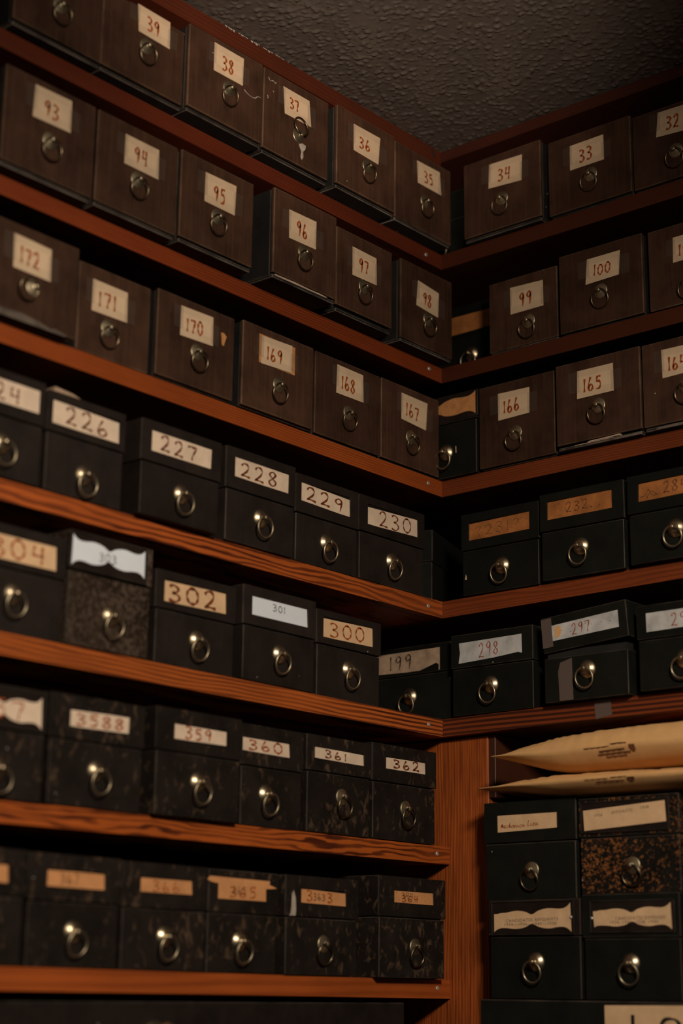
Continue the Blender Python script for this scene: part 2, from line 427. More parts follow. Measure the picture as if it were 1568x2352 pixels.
# ---------------------------------------------------------------- setting
def plane_box(name, x0, x1, y0, y1, z0, z1, mat):
    bm = bmesh.new(); box(bm, x0, x1, y0, y1, z0, z1)
    o = obj(name, bm, mat); o['kind'] = 'structure'; return o
FLOOR = -1.80
# the ceiling: a slab, and the stippled paint on its visible corner as real relief
bm = bmesh.new(); box(bm, -.45, 3.2, -3.2, .45, .7690, .82)
NX, NY, X0, X1, Y0, Y1 = 470, 560, -.02, .95, -1.15, .02
g = []
for iy in range(NY+1):
    row = []
    for ix in range(NX+1):
        x, y = X0+(X1-X0)*ix/NX, Y0+(Y1-Y0)*iy/NY
        n = mnoise.noise(Vector((x*190, y*190, .3)))+.35*mnoise.noise(Vector((x*380, y*380, 4.1)))
        t = min(1, max(0, (n-.06)/.65)); t = t*t*(3-2*t)
        row.append(bm.verts.new((x, y, .7688-.0020*t)))
    g.append(row)
for iy in range(NY):
    for ix in range(NX):
        bm.faces.new((g[iy][ix], g[iy+1][ix], g[iy+1][ix+1], g[iy][ix+1])).smooth = True
me = bpy.data.meshes.new('ceiling'); bm.to_mesh(me); bm.free(); me.materials.append(M['ceil'])
o = bpy.data.objects.new('ceiling', me); COL.objects.link(o); o['kind'] = 'structure'
plane_box('wall_left', -.45, -.372, -3.2, .45, FLOOR, .7665, 'wall')
plane_box('wall_back', -.372, 3.2, .392, .45, FLOOR, .7665, 'wall')
plane_box('floor', -.45, 3.2, -3.2, .45, FLOOR-.05, FLOOR, 'floor')

# ---------------------------------------------------------------- shelving
SZ = {'A': .6, 'B': .446, 'C': .2971, 'D': .1443, 'E': 0.0, 'F': -.1501, 'G': -.299}
ST = {'A': .6205, 'B': .4662, 'C': .3176, 'D': .165, 'E': .0212, 'F': -.1295, 'G': -.278}
slopeR = {'A': -.001, 'B': -.004, 'C': .004, 'D': .010, 'E': .012}
slopeL = {'F': .0035, 'G': -.0065}
left = thing('shelving_unit', 'tall reddish wood shelving along the left side, packed with numbered dark file boxes', 'shelves', (0, 0, FLOOR))
right = thing('shelving_unit', 'reddish wood shelving along the right side, with upright post, padded envelopes below', 'shelves', (0, 0, FLOOR))
def up_(o, loc):
    o.location = (loc[0], loc[1], loc[2]-FLOOR); return o
def screw(parent, loc, normal):
    bm = bmesh.new()
    lathe(bm, [(.0026, 0), (.0026, .0006), (.0020, .0011), (.0009, .0009), (0, .0005)], 14)
    o = obj('screw', bm, 'steel', parent); o['label'] = 'small bright screw head'
    o.location = loc; o.rotation_euler = (0, 0, math.pi/2 if normal == 'x' else 0)
def board(bm, secs, bev=.0006):
    """board from cross-section loops, each loop 4 points"""
    loops = [[bm.verts.new(p) for p in s] for s in secs]
    for A, B in zip(loops, loops[1:]):
        for i in range(4): bm.faces.new((A[i], A[(i+1) % 4], B[(i+1) % 4], B[i]))
    bm.faces.new(loops[0][::-1]); bm.faces.new(loops[-1])
    es = [e for e in bm.edges if abs((e.verts[0].co-e.verts[1].co).normalized().z) < .3]
    es = [e for e in es if len(e.link_faces) == 2 and e.calc_face_angle(0) > 1.0]
    bmesh.ops.bevel(bm, geom=es, offset=bev, segments=2, affect='EDGES', profile=.5)
SCR = {'A': (-.0323, .6100), 'B': (-.0263, .4581), 'C': (-.0283, .3086), 'D': (-.0286, .1546), 'E': (-.0280, .0116), 'F': (-.0125, -.1380), 'G': (-.0123, -.2896)}
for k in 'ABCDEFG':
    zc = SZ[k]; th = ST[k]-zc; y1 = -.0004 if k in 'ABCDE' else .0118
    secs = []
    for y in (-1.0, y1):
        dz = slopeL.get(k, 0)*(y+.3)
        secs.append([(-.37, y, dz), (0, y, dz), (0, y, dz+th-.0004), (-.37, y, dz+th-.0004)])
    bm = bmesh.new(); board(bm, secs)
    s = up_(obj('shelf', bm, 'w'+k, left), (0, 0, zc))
    screw(s, (0.0, SCR[k][0], SCR[k][1]-zc), 'x')
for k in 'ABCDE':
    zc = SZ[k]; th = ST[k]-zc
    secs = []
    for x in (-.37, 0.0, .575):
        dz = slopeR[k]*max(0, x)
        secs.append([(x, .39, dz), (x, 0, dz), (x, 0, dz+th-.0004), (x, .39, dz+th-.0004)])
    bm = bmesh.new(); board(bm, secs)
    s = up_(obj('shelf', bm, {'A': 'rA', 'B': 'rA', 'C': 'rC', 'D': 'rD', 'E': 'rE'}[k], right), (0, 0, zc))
    if k == 'E':
        bm = bmesh.new()
        for i, (x0, x1, j) in enumerate([(.2131, .2350, 0)]):
            prism(bm, [(x0+.0004, .0231), (x1, .0233), (x1-.0006, .016), (x1+.0006, .0055), (x0+.0016, .0022), (x0, .014)], -.0006, -.0002)
        t = obj('tape_strip', bm, 'tape2', s); t['label'] = 'frosted tape stuck over the shelf edge'
# top boards under the ceiling
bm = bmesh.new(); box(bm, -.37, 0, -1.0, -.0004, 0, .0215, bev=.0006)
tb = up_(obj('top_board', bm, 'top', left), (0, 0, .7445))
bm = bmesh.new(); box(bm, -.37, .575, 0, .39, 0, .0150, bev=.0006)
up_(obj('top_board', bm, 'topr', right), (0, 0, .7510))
bm = bmesh.new()
prism(bm, [(-.0009, 0), (.0009, 0), (.0008, .012), (-.0008, .012)], -.0009, .0009)
nl = obj('nail', bm, 'ink_k', left); up_(nl, (.0015, -.016, .752)); nl.rotation_euler = (0.5, 0, 0)
# pale chips where paint has flaked along the top board
bm = bmesh.new()
rr = random.Random(3)
for i in range(26):
    y = -.405+i*.0042+rr.uniform(-.001, .001); hgt = rr.uniform(.0004, .0022)*(1.3 if i < 18 else .5)
    if i % 5 == 4: continue
    vs = [bm.verts.new((.0004, y+dy, .0215-dz)) for dy, dz in ((0, 0), (.004, 0), (.0036, hgt), (.0006, hgt*rr.uniform(.4, 1)))]
    bm.faces.new(vs)
c = obj('paint_chip', bm, 'chalk', left); up_(c, (0, 0, .7445))
c['label'] = 'pale paint flakes along the top board'
# uprights
bm = bmesh.new(); box(bm, -.37, .0567, .0125, .0325, 0, 1.7985, bev=.0008)
obj('upright_panel', bm, 'post', right)
bm = bmesh.new(); box(bm, .0571, .0665, .0135, .34, 0, .074, bev=.0008)
up_(obj('shelf_cleat', bm, 'inner', right), (0, 0, -.0745))
bm = bmesh.new(); box(bm, .575, .595, 0, .39, 0, 2.566, bev=.0008)
obj('side_panel', bm, 'inner', right)
bm = bmesh.new(); box(bm, -.37, 0, -1.02, -1.0, 0, 2.566, bev=.0008)
obj('side_panel', bm, 'inner', left)
bm = bmesh.new(); box(bm, -.3715, -.3702, -1.0, .0, 0, 2.55)
obj('back_panel', bm, 'inner', left)
bm = bmesh.new(); box(bm, -.37, .575, .3902, .3915, 0, 2.55)
obj('back_panel', bm, 'inner', right)
bm = bmesh.new(); box(bm, -.37, 0, -1.0, .0120, 0, .02, bev=.0008)
up_(obj('shelf', bm, 'wG', left), (0, 0, -.475))
bm = bmesh.new(); box(bm, .0571, .575, 0, .39, 0, .02, bev=.0008)
up_(obj('shelf', bm, 'rA', right), (0, 0, -.52))

# ---------------------------------------------------------------- file boxes
ROWS = [
('40','L',-0.6563,0.6205,0.0155,0.1146,0.1060,(0.0001,0.0461),None,None,0.0059),
('39','L',-0.5403,0.6205,0.0155,0.1168,0.0943,(0.0032,0.053),None,((-0.0115,0.0973),(0.0358,0.0965),(0.0365,0.0645),(-0.0089,0.066)),0.0062),
('38','L',-0.4229,0.6205,0.023,0.1168,0.1042,(0.0042,0.0509),None,((-0.0206,0.0974),(0.0261,0.0974),(0.0256,0.0634),(-0.0205,0.0632)),0.0054),
('37','L',-0.3007,0.6205,0.018,0.1126,0.1072,(0.0033,0.0435),None,((-0.0241,0.0957),(0.0209,0.0955),(0.0249,0.0631),(-0.0208,0.0624)),0.0065),
('36','L',-0.1823,0.6205,0.025,0.1086,0.1074,(0.0022,0.0476),None,((-0.0246,0.0934),(0.0255,0.0941),(0.0222,0.0575),(-0.0241,0.059)),0.0057),
('35','L',-0.0658,0.6205,0.022,0.1140,0.1065,(0.0032,0.0455),None,((-0.0138,0.0953),(0.0326,0.0965),(0.0359,0.0655),(-0.012,0.0655)),0.0035),
('93','L',-0.6621,0.4662,0.019,0.1155,0.1065,(0.0001,0.046),None,((-0.0217,0.0987),(0.0252,0.0996),(0.0254,0.0646),(-0.023,0.0637)),0.0049),
('94','L',-0.545,0.4662,0.02,0.1128,0.1059,(-0.0001,0.0477),None,((-0.0194,0.0925),(0.028,0.0924),(0.0287,0.0588),(-0.0194,0.0594)),0.0046),
('95','L',-0.43,0.4662,0.023,0.1115,0.1058,(-0.0002,0.0461),None,((-0.0202,0.092),(0.0274,0.0928),(0.0261,0.0573),(-0.0207,0.0578)),0.0054),
('96','L',-0.2997,0.4662,0.035,0.1063,0.1077,(-0.0035,0.0445),None,((-0.0292,0.0885),(0.0169,0.0895),(0.0167,0.0551),(-0.0285,0.0541)),0.0053),
('97','L',-0.1813,0.4662,0.0235,0.1030,0.1062,(-0.0018,0.0448),None,((-0.0234,0.0893),(0.0207,0.0886),(0.0217,0.0542),(-0.0232,0.0533)),0.0077),
('98','L',-0.0589,0.4662,0.022,0.1034,0.1075,(0.0017,0.0423),None,((-0.0188,0.0881),(0.0233,0.0839),(0.0216,0.0509),(-0.0221,0.0544)),0.004),
('172','L',-0.6678,0.3176,0.014,0.1125,0.0979,(0.0012,0.0388),None,((-0.0263,0.0866),(0.0202,0.0846),(0.0212,0.0513),(-0.025,0.052)),0),
('171','L',-0.5458,0.3176,-0.004,0.0980,0.0968,(-0.0085,0.0354),None,((-0.0315,0.0822),(0.0158,0.0817),(0.0167,0.049),(-0.0315,0.0483)),0.002),
('170','L',-0.4383,0.3176,0.006,0.1147,0.0964,(0.0013,0.0414),None,((-0.0243,0.0867),(0.0236,0.0877),(0.0242,0.055),(-0.0246,0.0534)),0),
('169','L',-0.3109,0.3176,0.008,0.1166,0.0993,(0.0004,0.0389),None,((-0.0291,0.089),(0.0209,0.091),(0.0205,0.0587),(-0.0297,0.0563)),0),
('168','L',-0.1852,0.3176,0.003,0.1166,0.1011,(0.001,0.04),None,((-0.0206,0.0944),(0.0262,0.0938),(0.0275,0.0598),(-0.0219,0.0592)),0.0004),
('167','L',-0.0668,0.3176,0.003,0.1131,0.1018,(-0.0002,0.0393),None,((-0.0189,0.0921),(0.0323,0.0914),(0.0291,0.0557),(-0.0191,0.0586)),0),
('224','L',-0.6889,0.165,0.006,0.1040,0.1037,(0.0029,0.0317),0.0596,((-0.0367,0.0948),(0.0458,0.0944),(0.0459,0.0713),(-0.0354,0.0723)),0.0008),
('226','L',-0.581,0.165,0.004,0.1007,0.1004,(-0.0013,0.0246),0.0598,((-0.0442,0.0917),(0.0424,0.0894),(0.0429,0.0677),(-0.0435,0.0687)),0.0003),
('227','L',-0.4588,0.165,0.013,0.1140,0.1001,(0.0002,0.0312),0.0566,((-0.0431,0.09),(0.0434,0.0896),(0.0427,0.0681),(-0.0435,0.0683)),0),
('228','L',-0.3314,0.165,0.006,0.1093,0.1041,(-0.0004,0.0334),0.058,((-0.0415,0.0939),(0.0443,0.0932),(0.044,0.0714),(-0.042,0.0726)),0),
('229','L',-0.2167,0.165,0.002,0.1080,0.1010,(-0.0018,0.0294),0.0562,((-0.0454,0.0916),(0.039,0.089),(0.0397,0.0685),(-0.0454,0.0709)),0),
('230','L',-0.0995,0.165,0.002,0.1224,0.1011,(-0.0011,0.0305),0.0576,((-0.0462,0.0882),(0.0481,0.0917),(0.0486,0.0706),(-0.0453,0.0673)),0),
('304','L',-0.6509,0.0212,0.0,0.1120,0.1018,(-0.0062,0.0368),0.0609,((-0.041,0.0914),(0.0436,0.0918),(0.0446,0.068),(-0.0391,0.068)),0),
('303','L',-0.5403,0.0212,0.004,0.1090,0.1122,(0.0009,0.0348),0.0734,((-0.052,0.1074),(0.0424,0.108),(0.0424,0.0798),(-0.0528,0.077)),0),
('302','L',-0.4187,0.0212,0.001,0.1150,0.0962,(0.0015,0.0305),0.0564,((-0.0465,0.0854),(0.0428,0.087),(0.0437,0.0654),(-0.0454,0.064)),0),
('301','L',-0.2944,0.0212,0.004,0.1149,0.1021,(-0.0003,0.0341),0.0594,((-0.0448,0.0912),(0.0438,0.0911),(0.0451,0.071),(-0.044,0.0707)),0),
('300','L',-0.1724,0.0212,-0.001,0.1116,0.0972,(-0.0014,0.0348),0.0586,((-0.0456,0.0875),(0.0413,0.0896),(0.042,0.0678),(-0.0451,0.0664)),0),
('357','L',-0.6673,-0.1308,0.004,0.1120,0.1028,(0.0024,0.0265),0.0634,((-0.0417,0.0942),(0.0478,0.0959),(0.0487,0.0666),(-0.0394,0.0672)),0.0022),
('358','L',-0.5469,-0.1304,0.004,0.1189,0.1047,(-0.0011,0.0351),0.0626,((-0.036,0.0898),(0.0395,0.0916),(0.0394,0.0756),(-0.036,0.0745)),0.0018),
('359','L',-0.4162,-0.1299,0.01,0.1204,0.1065,(-0.0014,0.036),0.0639,((-0.0363,0.0916),(0.0383,0.091),(0.0384,0.077),(-0.036,0.0763)),0),
('360','L',-0.2993,-0.1295,0.002,0.0958,0.1053,(-0.0099,0.0336),0.0621,((-0.0467,0.0909),(0.0258,0.0908),(0.0272,0.0758),(-0.0466,0.077)),0.0),
('361','L',-0.1928,-0.1291,0.004,0.1073,0.1052,(0.0045,0.041),0.066,((-0.0419,0.0921),(0.0415,0.091),(0.0422,0.0789),(-0.0416,0.0801)),0),
('362','L',-0.0769,-0.1287,0.004,0.1168,0.1077,(0.0015,0.037),0.0649,((-0.0353,0.0927),(0.0378,0.0936),(0.0385,0.0801),(-0.0346,0.0799)),0.0008),
('368','L',-0.6779,-0.2755,0.0,0.1120,0.1021,(0.006,0.0284),0.0608,((-0.0285,0.0883),(0.0354,0.0873),(0.0367,0.0718),(-0.0272,0.0732)),0),
('367','L',-0.5624,-0.2763,0.0,0.1112,0.1020,(-0.001,0.0322),0.0596,((-0.0346,0.0873),(0.0357,0.0861),(0.0366,0.0718),(-0.0335,0.0724)),0.0003),
('366','L',-0.448,-0.277,0.002,0.1131,0.1014,(-0.0004,0.0318),0.0586,((-0.0344,0.0872),(0.0352,0.0871),(0.0363,0.0734),(-0.0336,0.0736)),0.0001),
('365','L',-0.3375,-0.2778,0.001,0.1030,0.1015,(-0.0046,0.0313),0.0594,((-0.0379,0.094),(0.0319,0.0933),(0.0326,0.0724),(-0.0379,0.0725)),0.0006),
('363','L',-0.2178,-0.2785,0.004,0.1170,0.1025,(0.0025,0.0326),0.06,((-0.0351,0.0891),(0.0381,0.0868),(0.0387,0.0733),(-0.0344,0.0746)),0.0005),
('364','L',-0.0722,-0.2795,0.012,0.1201,0.1105,(0.0043,0.0343),0.0665,((-0.0339,0.0954),(0.0376,0.0954),(0.0382,0.0815),(-0.0338,0.0821)),0),
('34','R',0.1024,0.6204,0.01,0.1173,0.1077,(0.0005,0.0449),None,((-0.0179,0.0966),(0.0321,0.0952),(0.0308,0.0606),(-0.0194,0.064)),0.0051),
('33','R',0.2274,0.6203,0.004,0.1167,0.1016,(0.0022,0.0413),None,((-0.0261,0.0873),(0.0217,0.0877),(0.0217,0.0547),(-0.0266,0.0547)),0.0022),
('32','R',0.3463,0.6202,0.003,0.1155,0.0971,(-0.0006,0.0364),None,((-0.0224,0.0917),(0.0216,0.0905),(0.0201,0.0574),(-0.0256,0.0606)),0.001),
('99','R',0.1221,0.4657,-0.004,0.1009,0.0956,(0.0084,0.0334),None,((-0.0181,0.0833),(0.0303,0.0814),(0.0307,0.0481),(-0.0178,0.0479)),0.0035),
('100','R',0.238,0.4652,0.003,0.1153,0.1018,(0.0006,0.043),None,((-0.0173,0.0876),(0.0285,0.0875),(0.026,0.0572),(-0.0199,0.0559)),0.0009),
('101','R',0.3598,0.4648,0.0,0.1155,0.1010,(-0.0057,0.0269),None,((-0.0243,0.0851),(0.0174,0.0848),(0.016,0.0544),(-0.0251,0.054)),0.0006),
('166','R',0.1169,0.3181,0.006,0.1101,0.1054,(-0.0013,0.0381),None,((-0.0261,0.0924),(0.02,0.0915),(0.0194,0.0592),(-0.026,0.058)),0.0006),
('165','R',0.2355,0.3185,0.012,0.1145,0.1056,(0.001,0.0452),None,((-0.0266,0.0929),(0.0221,0.0926),(0.0224,0.0588),(-0.0275,0.0587)),0.0008),
('164','R',0.3536,0.319,0.012,0.1155,0.1039,(-0.002,0.0446),None,((-0.0319,0.0927),(0.0135,0.0918),(0.0127,0.0597),(-0.0314,0.0587)),0),
('231','R',0.0895,0.1659,0.006,0.1130,0.1010,(0.003,0.0298),0.0558,((-0.0448,0.0881),(0.0432,0.0898),(0.0439,0.0686),(-0.045,0.0674)),0),
('232','R',0.2075,0.1671,0.01,0.1135,0.1036,(-0.0017,0.0339),0.0585,((-0.0461,0.0933),(0.0419,0.094),(0.0419,0.0727),(-0.0466,0.072)),0),
('233','R',0.3268,0.1683,0.012,0.1125,0.1026,(0.0037,0.0339),0.0581,((-0.0413,0.0919),(0.0402,0.0928),(0.0399,0.0726),(-0.0421,0.0712)),0),
('299','R',-0.0604,0.0212,-0.012,0.1255,0.0969,(-0.0002,0.0345),0.0616,((-0.0545,0.0904),(0.0468,0.091),(0.047,0.0626),(-0.0543,0.0664)),0),
('298','R',0.0747,0.0221,0.004,0.1184,0.0976,(-0.0014,0.0331),0.0572,((-0.047,0.0871),(0.0436,0.0883),(0.044,0.0663),(-0.0475,0.0625)),0),
('297','R',0.2103,0.0237,0.014,0.1129,0.1020,(0.0029,0.0336),0.0604,((-0.0434,0.0883),(0.0448,0.0958),(0.0459,0.0764),(-0.0419,0.0704)),0),
('296','R',0.3367,0.0252,0.014,0.1165,0.0948,(-0.0005,0.0304),0.0568,((-0.0457,0.0855),(0.0316,0.0854),(0.0313,0.0654),(-0.0455,0.0644)),0),
('mech','R',0.1422,-0.1943,0.03,0.1226,0.1084,(0.0025,0.0318),0.0632,((-0.0435,0.0942),(0.0373,0.094),(0.0374,0.0769),(-0.0432,0.0748)),0),
('mott','R',0.2697,-0.1906,0.03,0.1244,0.1022,(0.0038,0.0288),0.0605,((-0.0552,0.0891),(0.046,0.0949),(0.0471,0.0729),(-0.0541,0.0673)),0),
('cand','R',0.1492,-0.3,0.034,0.1207,0.1055,(0.002,0.0389),0.0672,((-0.052,0.0953),(0.0485,0.101),(0.0494,0.0706),(-0.0518,0.0712)),0),
('cand2','R',0.2715,-0.3,0.034,0.1186,0.1092,(-0.0011,0.0374),0.0642,((-0.0455,0.0961),(0.0491,0.0991),(0.05,0.0717),(-0.0435,0.0723)),0),
]
# text on each card: (string, a0, a1, b0, b1, pen width, ink)
o3 = lambda t: [(t, .17, .68, .20, .68, .0026, 'ink_o')]
o2 = lambda t: [(t, .27, .66, .20, .70, .0027, 'ink_o')]
TXT = {n: o2(n) for n in '39 38 37 36 35 34 33 32 93 94 95 96 97 98 99'.split()}
TXT.update({n: o3(n) for n in '100 101 172 171 170 169 168 167 166 165 164'.split()})
TXT['100'] = [('100', .22, .74, .25, .68, .0022, 'ink_o')]
TXT['37'] = [('37', .2, .56, .3, .72, .0026, 'ink_o')]
TXT['36'] = [('36', .2, .64, .25, .65, .0026, 'ink_o')]
TXT['97'] = [('97', .26, .66, .24, .72, .0026, 'ink_o')]
b3 = lambda t, a0, a1, lo=.14, hi=.86, wd=.0025, ink='ink_b': [(t, a0, a1, lo, hi, wd, ink)]
TXT.update({'224': b3('224', .1, .72), '226': b3('226', .18, .84), '227': b3('227', .14, .76), '228': b3('228', .1, .8), '229': b3('229', .1, .88),
 '230': b3('230', .22, .88, .05, .88, .0021), '231': b3('?231?', .08, .85, .2, .8, .0009, 'ink_f'), '232': b3('232.', .28, .7, .25, .8, .0015, 'ink_f'),
 '233': [('284', .38, .75, .2, .82, .0017, 'ink_f')], '304': b3('304', .05, .85, .12, .9, .0027, 'ink_o'), '303': b3('303', .36, .60, .30, .58, .0012, 'ink_k'),
 '302': b3('302', .05, .85, .08, .88, .0034), '301': b3('301', .37, .60, .45, .80, .0012, 'ink_k'), '300': b3('300', .12, .84, .12, .88, .0022, 'ink_o'),
 '299': b3('199', .22, .58, .16, .88, .0017, 'ink_k'), '298': b3('298', .32, .64, .14, .85, .0014, 'ink_r'), '297': b3('297', .30, .58, .15, .85, .0014, 'ink_r'),
 '296': b3('296', .40, .78, .15, .85, .0014, 'ink_r'), '357': b3('357', .12, .78, .2, .82, .0018, 'ink_o'), '358': b3('3588', .1, .92, .15, .85, .0022, 'ink_o'),
 '359': b3('359', .2, .72, .1, .9, .0022, 'ink_o'), '360': b3('360', .12, .86, .15, .85, .0022, 'ink_o'), '361': b3('361', .2, .66, .15, .85, .0021),
 '362': b3('362', .18, .86, .15, .88, .0023), '367': b3('367', .22, .55, .2, .85, .0012, 'ink_f'), '366': b3('366', .22, .76, .1, .85, .0014, 'ink_o'),
 '365': [('365', .22, .80, .12, .62, .0016, 'ink_o'), ('365', .28, .58, .25, .62, .0009, 'ink_k')],
 '363': [('3', .12, .26, .15, .9, .0018, 'ink_o'), ('3', .58, .70, .15, .9, .0018, 'ink_o'), ('363', .27, .54, .25, .75, .0010, 'ink_k')],
 '364': [('364', .2, .62, .1, .62, .0014, 'ink_o'), ('344', .2, .48, .35, .88, .0009, 'ink_k')], '368': []})
CARD = {}
for n in '224 226 227 228 229 230 357 358 359 360 361 362 mott cand'.split(): CARD[n] = 'cream_d'
for n in '304 302 300'.split(): CARD[n] = 'tan'
for n in '368 367 366 365 363 364 cand2'.split(): CARD[n] = 'orange'
CARD['cand2'] = 'tan'; CARD['mech'] = 'tan'; CARD['cand'] = 'tan'; CARD['mott'] = 'tan'
for n in '231 232 233'.split(): CARD[n] = 'orange_d'
CARD['303'] = CARD['301'] = 'white'; CARD['299'] = 'greybrown'
for n in '298 297 296'.split(): CARD[n] = 'grey'
CREAM = '39 38 37 36 35 34 33 32 40 93 94 95 96 97 98 99 100 101 172 171 170 169 168 167 166 165 164'.split()
PLAIN = ('365', '299', '298', '297', '296')            # card stuck on the lid instead of behind a window
SCAL = ('303', '357', 'cand', 'cand2', 'cornC')
scal_top = [(0, 1.0), (.035, .9), (.09, .83), (.17, .83), (.26, .87), (.34, .86), (.42, .80), (.5, .68),
            (.58, .80), (.66, .86), (.74, .87), (.83, .83), (.91, .83), (.965, .9), (1, 1.0)]
SURF = {n: 'black' for n in '224 226 227 228 229 230 304 302 301 300'.split()}
SURF.update({n: 'green' for n in '231 232 233 299 298 297 296 mech cand cand2 cornA cornB cornC'.split()})
SURF.update({n: 'mott' for n in '357 358 359 360 361 362 368 367 366 365 363 364'.split()})
SURF['303'] = 'mott303'; SURF['mott'] = 'marble'

def label_card(root, n, q, y, mats, txt, outline=None):
    bm = bmesh.new()
    pts = outline or [q[3], q[2], q[1], q[0]]
    prism(bm, pts, y, y+.0004)
    inks = []
    for t in txt:
        if t[6] not in inks: inks.append(t[6])
    yy = y-.00012
    for s, a0, a1, b0, b1, wd, ink in txt:
        write(bm, q, s, a0, a1, b0, b1, wd, yy, 1+inks.index(ink)); yy -= .00006
    bm.normal_update()
    return bm, [mats]+inks

def paper_box(root, n, w_, h, dzb, q, boss_, depth):
    """drop-front box of rows one to three: case, cloth front, bottom board, taped card, ring pull"""
    lipz = max(dzb, .0012)
    if n == '165': lipz = .0060
    if n == '164': lipz = .0045
    deep = n in '40 39 38 37 36 35 93 94 95 96 97 98 34'.split()
    bm = bmesh.new()
    box(bm, -w_/2+.0006, w_/2-.0006, .0062 if lipz > .003 else .0048, depth, .0042 if lipz > .003 else .0004, h-.0008, 0, .0008, 1)
    obj('case', bm, ['case', 'black_edge'], root)
    bm = bmesh.new()
    box(bm, -w_/2, w_/2, 0, .0046, lipz+.0006, h, 0, .0011, 1, 2)
    mats = ['brown', 'brown_edge', 'chalk', 'fleck']
    if n == '37':
        prism(bm, [(.004, .036), (.010, .037), (.017, .036), (.016, .031), (.0125, .027), (.013, .020), (.010, .0155), (.008, .019), (.009, .026), (.006, .031)], -.0002, 0, 2)
        for pl in ([(-.049, .097), (-.047, .094), (-.045, .0935)], [(-.044, .0945), (-.041, .0955), (-.038, .094), (-.036, .0955)], [(-.041, .083), (-.040, .0815)], [(-.050, .074), (-.049, .070)]):
            ribbon(bm, cr(pl, 4), .0012, -.0002, 2)
    if n == '38':
        ribbon(bm, cr([(.0284, .0604), (.035, .0575), (.042, .0565), (.047, .0575), (.051, .0610), (.056, .0615)], 4), .0009, -.0002, 2)
    if n == '170':
        prism(bm, [(.0366, .0745), (.041, .0752), (.0455, .0720), (.0425, .0640), (.0415, .0600), (.0385, .0612), (.0378, .0680)], -.0003, 0, 3)
    obj('front_panel', bm, mats, root)
    if lipz > .003:
        bm = bmesh.new()
        box(bm, -w_/2+.0012, w_/2-.0012, .0018, .06, .0002, .0040, 0, .0009, 1, 2)
        if n == '96':
            prism(bm, [(-.047, .0030), (.036, .0034), (.040, .0047), (.028, .0052), (.010, .0048), (-.012, .0054), (-.034, .0049), (-.048, .0046)], .0012, .0060, 2)
        obj('bottom_board', bm, ['case', 'lip', 'torn'], root)
    if n == '172':
        bm = bmesh.new()
        pts = [(-.055, .0005), (.042, .0005), (.046, .0022), (.030, .0050), (.024, .0030), (.010, .0062), (-.012, .0085), (-.030, .0075), (-.055, .0082)]
        prism(bm, pts, -.0012, -.0001)
        p = obj('torn_edge', bm, 'lip', root); p['label'] = 'pale torn bottom edge'
    if n in ('165', '164'):
        bm = bmesh.new()
        if n == '165':
            prism(bm, [(-.016, .0040), (.027, .0044), (.028, .0062), (.010, .0056), (-.014, .0052)], .0006, .05, 0)
            prism(bm, [(-.034, .0030), (.020, .0034), (.018, .0040), (-.033, .0038)], .0012, .05, 0)
            prism(bm, [(-.053, .0004), (.055, .0004), (.055, .0028), (-.053, .0026)], .0014, .05, 1)
        else:
            prism(bm, [(-.045, .0004), (.05, .0004), (.05, .0036), (-.040, .0032)], .0014, .05, 1)
        p = obj('split_bottom', bm, ['torn', 'lip'], root); p['label'] = 'split layers under the front'
    if q:
        if n == '169':
            bm = bmesh.new()
            prism(bm, [(-.0325, .0572), (.0265, .0575), (.0265, .0905), (-.0325, .0905)], -.0004, -.0001)
            p = obj('backing_card', bm, 'fleck', root); p['label'] = 'brown card showing behind the label'
        y = -.0011 if n == '169' else -.0009
        bm, mats = label_card(root, n, q, y, 'cream', TXT.get(n, []))
        obj('label_card', bm, mats, root)
        for side in (0, 1):
            a = q[0] if side == 0 else q[1]; b_ = q[3] if side == 0 else q[2]
            hh = a[1]-b_[1]; ext = .0085+.004*R.random(); mid = (a[1]+b_[1])/2 + (.0035 if side == 0 else -.0035)
            hw = hh*(.30+.1*R.random())
            xa = a[0]; s = -1 if side == 0 else 1
            pts = [(xa+s*ext, mid-hw), (xa+s*ext*1.02, mid+hw), (xa-s*.003, mid+hw+.0004), (xa-s*.003, mid-hw)]
            if s > 0: pts = pts[::-1]
            bm = bmesh.new(); prism(bm, pts, y-.0004, y-.00025)
            obj('tape', bm, 'tape', root)
    sp = {'172': (.5, 1.0, .5), '37': (0.15, math.pi, 0)}.get(n)
    if sp: ring_pull(root, boss_[0], boss_[1], False, *sp)
    else: ring_pull(root, boss_[0], boss_[1], False, 0.20+R.uniform(-.05, .05), R.uniform(-.12, .12))

